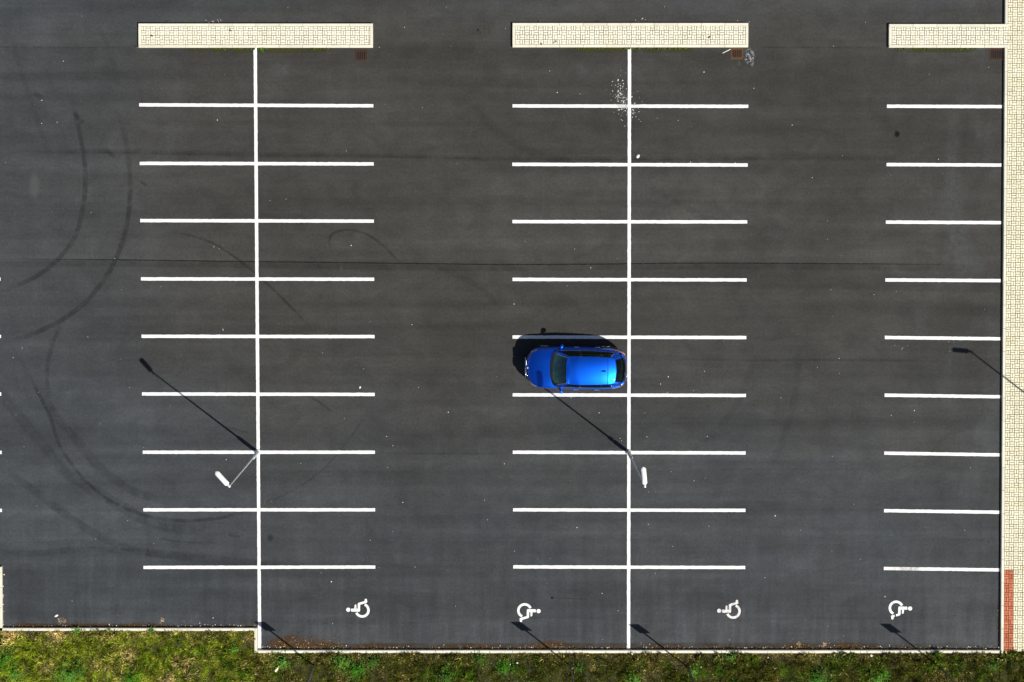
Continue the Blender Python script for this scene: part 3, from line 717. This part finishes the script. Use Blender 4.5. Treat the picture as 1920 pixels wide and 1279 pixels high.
# ------------------------------------------------------------------ street lamps
HP = 6.1
def lamp(loc_, head_az, label, cap):
    o = empty('street_lamp', loc_); tag(o, label, 'street lamp', 'street lamps of the parking lot')
    b = MB(); b.lathe([(0, .0), (.135, .0), (.135, .03), (.12, .045), (.085, .05)], 20) ; b.build('base_plate', cap, o, False)
    b = MB(); b.lathe([(.078, .045), (.078, 1.05), (.072, 1.12), (.045, 1.2), (.042, 1.24)], 16); b.build('lower_post', 'galv', o, True)
    d = MB(); d.box(-.035, .035, -.085, -.07, .35, .85); d.build('service_door', 'galv', o)
    b = MB(); b.lathe([(.042, 1.24), (.036, 3.5), (.030, HP-.02), (.030, HP+.03), (0, HP+.035)], 14); b.build('upper_post', 'galv', o, True)
    ca, sa = math.cos(head_az), math.sin(head_az)
    b = MB(); b.lathe([(.0, -.05), (.045, -.05), (.045, .08), (.0, .08)], 12, 'x')
    nk = b.build('neck', 'lampwhite', o, True); nk.location = (0, 0, HP-.01); nk.rotation_euler = (0, R(-4), head_az)
    # housing: long rounded shell, flat below
    V_ = []; F_ = []; n = 22; m_ = 12; L_ = .72
    for i in range(n+1):
        t = i/n; xx = .05+L_*t
        wv = .104*(min(1, (t/.10))**.5 if t < .10 else 1)*(math.sqrt(max(0, 1-((t-.86)/.14)**2)) if t > .86 else 1)
        wv = max(wv, .004); hv = .085*(.55+.45*math.sin(math.pi*min(1, t*1.1)))*(wv/.104)**.6
        for k in range(m_+1):
            a = math.pi*k/m_; V_.append((xx, wv*math.cos(a), hv*math.sin(a)))
    for i in range(n):
        for k in range(m_): F_.append((i*(m_+1)+k, i*(m_+1)+k+1, (i+1)*(m_+1)+k+1, (i+1)*(m_+1)+k))
        F_.append((i*(m_+1)+m_, i*(m_+1), (i+1)*(m_+1), (i+1)*(m_+1)+m_))
    F_.append(tuple(range(m_+1))); F_.append(tuple(n*(m_+1)+k for k in range(m_, -1, -1)))
    hd = obj('lamp_head', V_, F_, 'lampwhite', o, True); hd.location = (0, 0, HP); hd.rotation_euler = (0, R(-4), head_az)
    b = MB(); b.cbox(.16, .68, -.078, .078, -.02, -.003); ln = b.build('lamp_lens', 'lens', hd)
    b = MB()
    for xx in (.34, .345): pass
    b.tube([(.33, .104, .002), (.33, .075, .060), (.33, 0, .086), (.33, -.075, .060), (.33, -.104, .002)], .004, 6); b.build('housing_seam', 'black', hd)
lamp(G(483.2, 848, 0), math.atan2(.76, -.66), 'tall street lamp on the left dividing line, head turned to the upper left', 'whitep')
lamp(G(1178.5, 848, 0), math.atan2(1, -.10), 'tall street lamp on the middle dividing line below the blue car', 'concrete')
lamp(G(2019, 812, .1), math.atan2(.06, -1), 'tall street lamp behind the right hand pavement, throwing its shadow on the bays', 'concrete')

# ------------------------------------------------------------------ signs (only posts reach into the picture)
def sign(u, v, label):
    c = G(u, v, .1); o = empty('road_sign', (c.x, c.y, .06)); tag(o, label, 'road sign', 'parking signs standing in the grass verge')
    b = MB(); b.lathe([(.032, -.1), (.032, 3.16), (.0, 3.165)], 12); b.build('post', 'darkgalv', o, True)
    b = MB(); b.cbox(-.23, .23, .034, .038, 2.47, 3.17); p = b.build('sign_plate', 'galv', o)
    b = MB(); b.cbox(-.22, .22, .0385, .0395, 2.48, 3.16); b.build('sign_face', 'signblue', p)
    for z in (2.6, 3.03):
        b = MB(); b.cbox(-.05, .05, -.04, .033, z, z+.03); b.build('bracket', 'galv', o)
sign(589, 1247.5, 'metal sign post standing in the grass under the left dividing line, beside dropped bottle')
sign(1069.5, 1247.5, 'metal sign post in the grass below the second wheelchair symbol from the left')
sign(1291, 1252, 'metal sign post in the grass just right of the middle dividing line')
sign(1763, 1251, 'metal sign post in the grass below the broken wheelchair symbol')

# ------------------------------------------------------------------ the car (local: +x nose, +y left)
gc = G(1077.6, 685.6)
car = empty('parked_car', (gc.x, gc.y, 0), math.pi-R(.8))
tag(car, 'blue metallic compact car with dark glass parked alone in a middle bay', 'car')
def spl(x, pts):
    xs = [p[0] for p in pts]; ys = [p[1] for p in pts]
    if x <= xs[0]: return ys[0]
    if x >= xs[-1]: return ys[-1]
    i = max(k for k in range(len(xs)-1) if xs[k] <= x); h = xs[i+1]-xs[i]; t = (x-xs[i])/h
    def sl_(k):
        if k == 0 or k == len(xs)-1: return (ys[min(k+1, len(xs)-1)]-ys[max(k-1, 0)])/(xs[min(k+1, len(xs)-1)]-xs[max(k-1, 0)])
        return (ys[k+1]-ys[k-1])/(xs[k+1]-xs[k-1])
    m0, m1 = sl_(i)*h, sl_(i+1)*h
    return (2*t**3-3*t*t+1)*ys[i]+(t**3-2*t*t+t)*m0+(-2*t**3+3*t*t)*ys[i+1]+(t**3-t*t)*m1
OUT = [(-2.17, 0, 0), (-2.165, .30, 0), (-2.12, .56, 0), (-2.02, .70, 0), (-1.82, .80, 0), (-1.4, .868, 0), (-.7, .89, 0), (0, .895, 0), (.7, .893, 0), (1.3, .885, 0), (1.66, .845, 0), (1.88, .745, 0), (2.03, .575, 0), (2.125, .33, 0), (2.16, 0, 0)]
oc = crom(OUT, 10)
ZS = [(-2.17, .93), (-1.9, .99), (-1.4, 1.0), (-.5, .965), (.5, .94), (1.2, .93), (1.6, .885), (1.9, .81), (2.05, .74), (2.17, .66)]
ZD = [(-2.17, .99), (-1.9, 1.03), (1.0, 1.045), (1.15, 1.035), (1.5, .985), (1.8, .915), (2.0, .84), (2.1, .77), (2.17, .69)]
LV = [(0, .86, .94), (.10, .955, .985), (.25, 1.0, 1.0), (.45, 1.005, 1.0), (.62, .998, .998), (.80, .985, .992), (.92, .972, .985), (1.0, .945, .972)]
SS = [1, .97, .93, .88, .8, .7, .55, .4, .2, 0]
rows = []
for (u_, wy, wx) in LV:
    rows.append([(p.x*wx, p.y*wy, .2+(spl(p.x*wx, ZS)-.2)*u_) for p in oc])
top = rows[-1]
for s in SS[1:]:
    rr = []
    for i, (px, py, pz) in enumerate(top):
        zd = spl(px, ZD); k = py/.85
        z = pz+(zd-pz)*min(1, k*1.3+.0)*(1-s**2.6) if px > 0 else pz+(zd-pz)*(1-s**2.6)
        # raised spine lines on the bonnet
        if px > 1.0: z += .010*math.exp(-((py*s-.46*(1-.28*(px-1)))/.05)**2)
        rr.append((px, py*s, z))
    rows.append(rr)
nl = len(LV)
WX = (1.34, -1.33); WR = .325
def body_faces():
    cls = {'body': [], 'bonnet': [], 'front_door': [], 'rear_door': [], 'tailgate': []}
    for j in range(len(rows)-1):
        for i in range(len(oc)-1):
            q = [rows[j][i], rows[j][i+1], rows[j+1][i+1], rows[j+1][i]]
            cx = sum(p[0] for p in q)/4; cy = sum(p[1] for p in q)/4; cz = sum(p[2] for p in q)/4
            if j < nl-1 and any((cx-a)**2+(cz-WR)**2 < .375**2 for a in WX) and cy > .6: continue
            if j >= nl-1 and -1.93 < cx < 1.0 and cy < .70: continue
            c = 'body'
            if j >= nl+2-1 and cx > 1.0 and cx < 2.06: c = 'bonnet'
            elif cx < -1.98 and j >= 3 and cy < .6: c = 'tailgate'
            elif 1 <= j < nl and -.08 < cx < .93: c = 'front_door'
            elif 1 <= j < nl and -.98 < cx <= -.08: c = 'rear_door'
            cls[c].append(q)
    return cls
def from_quads(name, quads, mat, parent, sides=(1, -1)):
    vm = {}; V_ = []; F_ = []
    def vid(p):
        k = (round(p[0], 4), round(p[1], 4), round(p[2], 4))
        if k not in vm: vm[k] = len(V_); V_.append(p)
        return vm[k]
    for sgn in sides:
        for q in quads:
            ids = [vid((p[0], p[1]*sgn, p[2])) for p in q]; u = []
            for a in ids:
                if a not in u: u.append(a)
            if len(u) > 2: F_.append(tuple(u if sgn > 0 else u[::-1]))
    return obj(name, V_, F_, mat, parent, True)
cls = body_faces()
body = from_quads('body', cls['body'], 'carpaint', car)
from_quads('bonnet', cls['bonnet'], 'carpaint', car); tailgate = from_quads('tailgate', cls['tailgate'], 'carpaint', car)
for sgn in (1, -1):
    for nm, hx in (('front_door', -.01), ('rear_door', -.92)):
        d = from_quads('door', cls[nm], 'carpaint', car, (sgn,))
        b = MB(); b.tube([(hx-.10, sgn*.885, .835), (hx-.08, sgn*.915, .84), (hx+.08, sgn*.915, .84), (hx+.10, sgn*.885, .835)], .016, 8); b.build('door_handle', 'chrome', d, True)
for sgn in (1, -1):
    b = MB(); b.tube([(p[0], sgn*p[1], p[2]+.003) for p in rows[nl+1] if 1.0 < p[0] < 2.06], .007, 6); b.build('panel_gap', 'black', car)
# cabin
PAIR = [((1.12, 0, 1.045), (.46, 0, 1.510)), ((1.10, .30, 1.045), (.455, .25, 1.505)), ((1.03, .55, 1.035), (.43, .42, 1.49)), ((.93, .715, 1.02), (.38, .535, 1.47)),
        ((.84, .765, 1.005), (.28, .575, 1.455)), ((.35, .785, .99), (.02, .588, 1.475)), ((-.1, .79, .995), (-.15, .592, 1.482)), ((-.6, .788, 1.01), (-.62, .585, 1.47)),
        ((-1.05, .775, 1.03), (-1.0, .572, 1.447)), ((-1.45, .748, 1.06), (-1.31, .556, 1.418)), ((-1.78, .69, 1.08), (-1.5, .53, 1.39)), ((-1.97, .575, 1.075), (-1.6, .487, 1.378)),
        ((-2.07, .31, 1.07), (-1.65, .27, 1.395)), ((-2.10, 0, 1.07), (-1.67, 0, 1.405))]
def cr1(lst, t):
    i = min(int(t), len(lst)-2); f = t-i
    g = lambda k: Vector(lst[k]) if 0 <= k < len(lst) else (Vector((lst[-k][0], -lst[-k][1], lst[-k][2])) if k < 0 else Vector((lst[2*len(lst)-2-k][0], -lst[2*len(lst)-2-k][1], lst[2*len(lst)-2-k][2])))
    a, b, c_, d = g(i-1), g(i), g(i+1), g(i+2)
    return .5*((2*b)+(c_-a)*f+(2*a-5*b+4*c_-d)*f*f+(3*b-a-3*c_+d)*f**3)
BL = [p[0] for p in PAIR]; RL = [p[1] for p in PAIR]
def cabin(t, v, off=0.0):
    b, r = cr1(BL, t), cr1(RL, t); p = b.lerp(r, v); o = Vector((p.x+.5, p.y*1.6, 0))
    if t < 3.2: o = Vector((.8, 0, .6))
    elif t > 11: o = Vector((-.8, 0, .5))
    else: o = Vector((0, 1, .35))
    return p+o.normalized()*(.035*math.sin(math.pi*v)+off)
def patch(name, t0, t1, v0, v1, mat, parent, sides, nt_=16, nv=10, off=0.0):
    Q = []
    P = [[tuple(cabin(t0+(t1-t0)*i/nt_, v0+(v1-v0)*j/nv, off)) for j in range(nv+1)] for i in range(nt_+1)]
    for i in range(nt_):
        for j in range(nv): Q.append([P[i][j], P[i+1][j], P[i+1][j+1], P[i][j+1]])
    return from_quads(name, Q, mat, parent, sides)
patch('cowl', 0, 3.0, -.02, .16, 'gloss', car, (1, -1))
ws = patch('windscreen', 0, 2.92, .16, .95, 'glass', car, (1, -1))
patch('windscreen_header', 0, 3.0, .95, 1.0, 'gloss', car, (1, -1), 16, 3)
for s in (1, -1):
    patch('pillar', 2.92, 3.9, 0, 1.0, 'carpaint', car, (s,), 6)
    b = MB(); b.tube([cabin(2.93, v, .006)*1 if s > 0 else Vector((1, -1, 1))*cabin(2.93, v, .006) for v in np.linspace(.18, .96, 8)], .011, 6); b.build('windscreen_trim', 'chrome', car, True)
    patch('side_window', 3.9, 6.0, .05, .92, 'dglass', car, (s,)); patch('side_window', 6.14, 8.0, .05, .92, 'dglass', car, (s,)); patch('side_window', 8.14, 9.45, .08, .90, 'dglass', car, (s,))
    patch('pillar', 6.0, 6.14, .05, .92, 'gloss', car, (s,), 2); patch('pillar', 8.0, 8.14, .05, .92, 'gloss', car, (s,), 2)
    patch('pillar', 9.45, 11.15, -.02, 1.0, 'carpaint', car, (s,), 14)
    patch('roof_rail', 3.9, 9.45, .92, 1.0, 'carpaint', car, (s,), 40, 3)
    b = MB(); pts = [cabin(t, .035, .008) for t in np.linspace(3.95, 9.5, 30)]+[cabin(9.52, .4, .006), cabin(9.45, .78, .006)]
    b.tube([p if s > 0 else Vector((p.x, -p.y, p.z)) for p in pts], .010, 6); b.build('window_trim', 'chrome', car, True)
patch('rear_window', 11.15, 13, .10, .93, 'dglass', tailgate, (1, -1), 14)
patch('rear_panel', 11.15, 13, -.06, .10, 'gloss', tailgate, (1, -1), 14, 3); patch('rear_header', 11.15, 13, .93, 1.0, 'gloss', tailgate, (1, -1), 14, 2)
ZC = [(-1.67, 1.405), (-1.65, 1.412), (-1.6, 1.425), (-1.5, 1.447), (-1.31, 1.482), (-1.0, 1.519), (-.5, 1.550), (0, 1.554), (.28, 1.536), (.38, 1.524), (.46, 1.510)]
def rz_(e, s): return e.z+max(0, spl(e.x, ZC)-e.z)*(1-abs(s)**2.2)
def roofpatch(name, t0, t1, mat, n=40, out=0.0, lift=0.0):
    Q = []; S_ = [1, .96, .9, .8, .65, .5, .35, .18, 0]; P = []
    for i in range(n+1):
        e = cr1(RL, t0+(t1-t0)*i/n); row = []
        for s in S_:
            row.append((e.x, e.y*s*(1+out), rz_(e, s)+lift))
        P.append(row)
    for i in range(n):
        for j in range(len(S_)-1): Q.append([P[i][j], P[i+1][j], P[i+1][j+1], P[i][j+1]])
    return from_quads(name, Q, mat, car)
roof = roofpatch('roof', 0, 8.97, 'carpaint', 60)
roofpatch('spoiler', 9.06, 13, 'carpaint', 30, .01, .006)
b = MB(); P_ = []
e0 = cr1(RL, 9.015)
b.tube([(e0.x, e0.y*s, rz_(e0, s)-.004) for s in np.linspace(-.98, .98, 24)], .016, 6); b.build('roof_seam', 'black', roof)
# shark-fin aerial
b = MB(); zr = 1.53
b.add([(-1.22, -.032, zr-.02), (-1.22, .032, zr-.02), (-1.02, .016, zr-.01), (-1.02, -.016, zr-.01), (-1.20, 0, zr+.065), (-1.15, 0, zr+.06)], [(0, 4, 1), (1, 4, 5, 2), (2, 5, 3), (3, 5, 4, 0)]); b.build('aerial', 'black', car)
# mirrors
for s in (1, -1):
    V_ = []; F_ = []; n, m_ = 14, 10
    for i in range(n+1):
        a = -math.pi/2+math.pi*i/n
        for k in range(m_):
            t = 2*math.pi*k/m_; V_.append((.64+.075*math.cos(a)*math.cos(t)-.30*(.115*math.sin(a)), s*(.945+.115*math.sin(a)), 1.02+.075*math.cos(a)*math.sin(t)))
    for i in range(n):
        for k in range(m_): j = (k+1) % m_; F_.append((i*m_+k, i*m_+j, (i+1)*m_+j, (i+1)*m_+k))
    wm = obj('wing_mirror', V_, F_, 'carpaint', car, True)
    b = MB(); b.tube([(.74, s*.80, .985), (.69, s*.88, .99)], .03, 8); b.build('mirror_arm', 'gloss', wm, True)
    b = MB(); b.add([(.555, s*.87, .975), (.53, s*1.03, .975), (.53, s*1.03, 1.06), (.555, s*.87, 1.06)], [(0, 1, 2, 3)]); b.build('mirror_glass', 'chrome', wm)
# lights
def lens_patch(name, i0, i1, j0, j1, mat, s, off):
    Q = []
    for j in range(j0, j1):
        for i in range(i0, i1):
            q = []
            for (a, c_) in ((j, i), (j, i+1), (j+1, i+1), (j+1, i)):
                p = Vector(rows[a][c_]); d = Vector((math.copysign(1, p.x)*.8, .7, .35)).normalized(); q.append(tuple(p+d*off))
            Q.append(q)
    return from_quads(name, Q, mat, car, (s,))
for s in (1, -1):
    lens_patch('headlight', 102, 126, 5, 8, 'lens', s, .008)
    lens_patch('tail_light', 22, 46, 4, 7, 'red_lens', s, .008)
    # kidney grille
    g = MB(); c0 = Vector((2.165, s*.215, .60))
    ring = [c0+Vector((-.02*(abs(math.cos(t)*.19+.215)/.4)**2*1.5, .195*math.copysign(abs(math.cos(t))**.6, math.cos(t)), .10*math.copysign(abs(math.sin(t))**.6, math.sin(t)))) for t in np.linspace(0, 2*math.pi, 33)]
    g.tube(ring, .020, 8, False); gr = g.build('grille', 'chrome', car, True)
    g = MB(); g.add([p-Vector((.008, 0, 0)) for p in ring[:-1]], [tuple(range(32))]); g.build('grille_mesh', 'black', gr)
b = MB(); b.tube([(2.045, -.74+.34, .715), (2.115, -.3, .715), (2.14, 0, .715), (2.115, .3, .715), (2.045, .40, .715)], .013, 8); b.build('nose_trim', 'chrome', car, True)
b = MB(); b.lathe([(0, .012), (.038, .010), (.042, 0)], 18); bd = b.build('badge', 'badge', car, True); bd.location = (2.075, 0, .80); bd.rotation_euler = (0, R(38), 0)
b = MB(); b.cbox(1.95, 2.135, -.36, .36, .28, .44); b.build('lower_grille', 'black', car)
b = MB(); b.tube([(-2.13, -.52, .985), (-2.165, -.25, .985), (-2.172, 0, .985), (-2.165, .25, .985), (-2.13, .52, .985)], .012, 8); b.build('tailgate_trim', 'chrome', tailgate, True)
# wheels
def wheel(xc, s):
    o = empty('wheel', (xc, s*.79, WR)); o.parent = car
    b = MB(); b.lathe([(.20, -.10), (.29, -.105), (.32, -.08), (.325, 0), (.32, .08), (.29, .105), (.20, .10)], 32, 'y'); b.build('tyre', 'rubber', o, True)
    b = MB(); b.lathe([(.205, s*.09), (.19, s*.06), (.06, s*.05), (.05, s*.075), (0, s*.075)], 32, 'y')
    for k in range(5):
        t = 2*math.pi*k/5; b.tube([(.05*math.cos(t), s*.075, .05*math.sin(t)), (.2*math.cos(t), s*.085, .2*math.sin(t))], .022, 6)
    b.build('rim', 'alloy', o)
for xc in WX:
    for s in (1, -1):
        wheel(xc, s); b = MB(); ang = np.linspace(R(-18), R(198), 24)
        b.tube([(xc+.385*math.cos(t), s*(.868-.03*max(0, math.sin(t))), WR+.385*math.sin(t)) for t in ang], .022, 8); b.build('wheel_arch', 'black', car, True)
# underbody, interior
b = MB(); b.cbox(-2.0, 1.95, -.62, .62, .19, .34); b.cbox(1.0, 1.9, -.62, .62, .34, .7); b.cbox(-1.95, -1.0, -.62, .62, .34, .8); b.build('underbody', 'black', car)
b = MB(); b.box(.52, 1.14, -.70, .70, .60, .955, .05); b.box(.45, .6, -.66, .66, .62, .90, .04); b.build('dashboard', 'dash', car)
b = MB(); b.cbox(-1.0, .5, -.72, .72, .3, .36); b.build('cabin_floor', 'black', car)
b = MB(); b.lathe([(.175, -.012), (.19, 0), (.175, .012), (.162, 0), (.175, -.012)], 24, 'x'); b.tube([(0, -.17, 0), (0, .17, 0)], .02, 6); b.tube([(0, 0, 0), (0, 0, -.17)], .02, 6)
stw = b.build('steering_wheel', 'black', car, True); stw.location = (.40, .36, .93); stw.rotation_euler = (0, R(25), 0)
for xs_, ys_ in ((.0, .36), (.0, -.36), (-.85, .36), (-.85, -.36)):
    o = empty('seat', (xs_, ys_, .36)); o.parent = car
    b = MB(); b.box(-.26, .26, -.24, .24, 0, .16, .04); b.build('cushion', 'seat', o)
    b = MB(); b.quadbox([(-.38, -.23), (-.22, -.23), (-.22, .23), (-.38, .23)], .12, .70, .05); b.build('backrest', 'seat', o)
    b = MB(); b.box(-.37, -.27, -.12, .12, .72, .88, .03); b.build('headrest', 'seat', o)
# wipers
for y0 in (.45, -.2):
    b = MB(); pts = []
    for k in range(6):
        yy = y0-.09*k; t = abs(yy)/.30*1.0; t = min(2.7, t if t < 1 else 1+(abs(yy)-.3)/.25); p = cabin(t, .14+.012*k, .014); pts.append((p.x, yy, p.z))
    b.tube(pts, .009, 6); b.build('wiper', 'black', car)
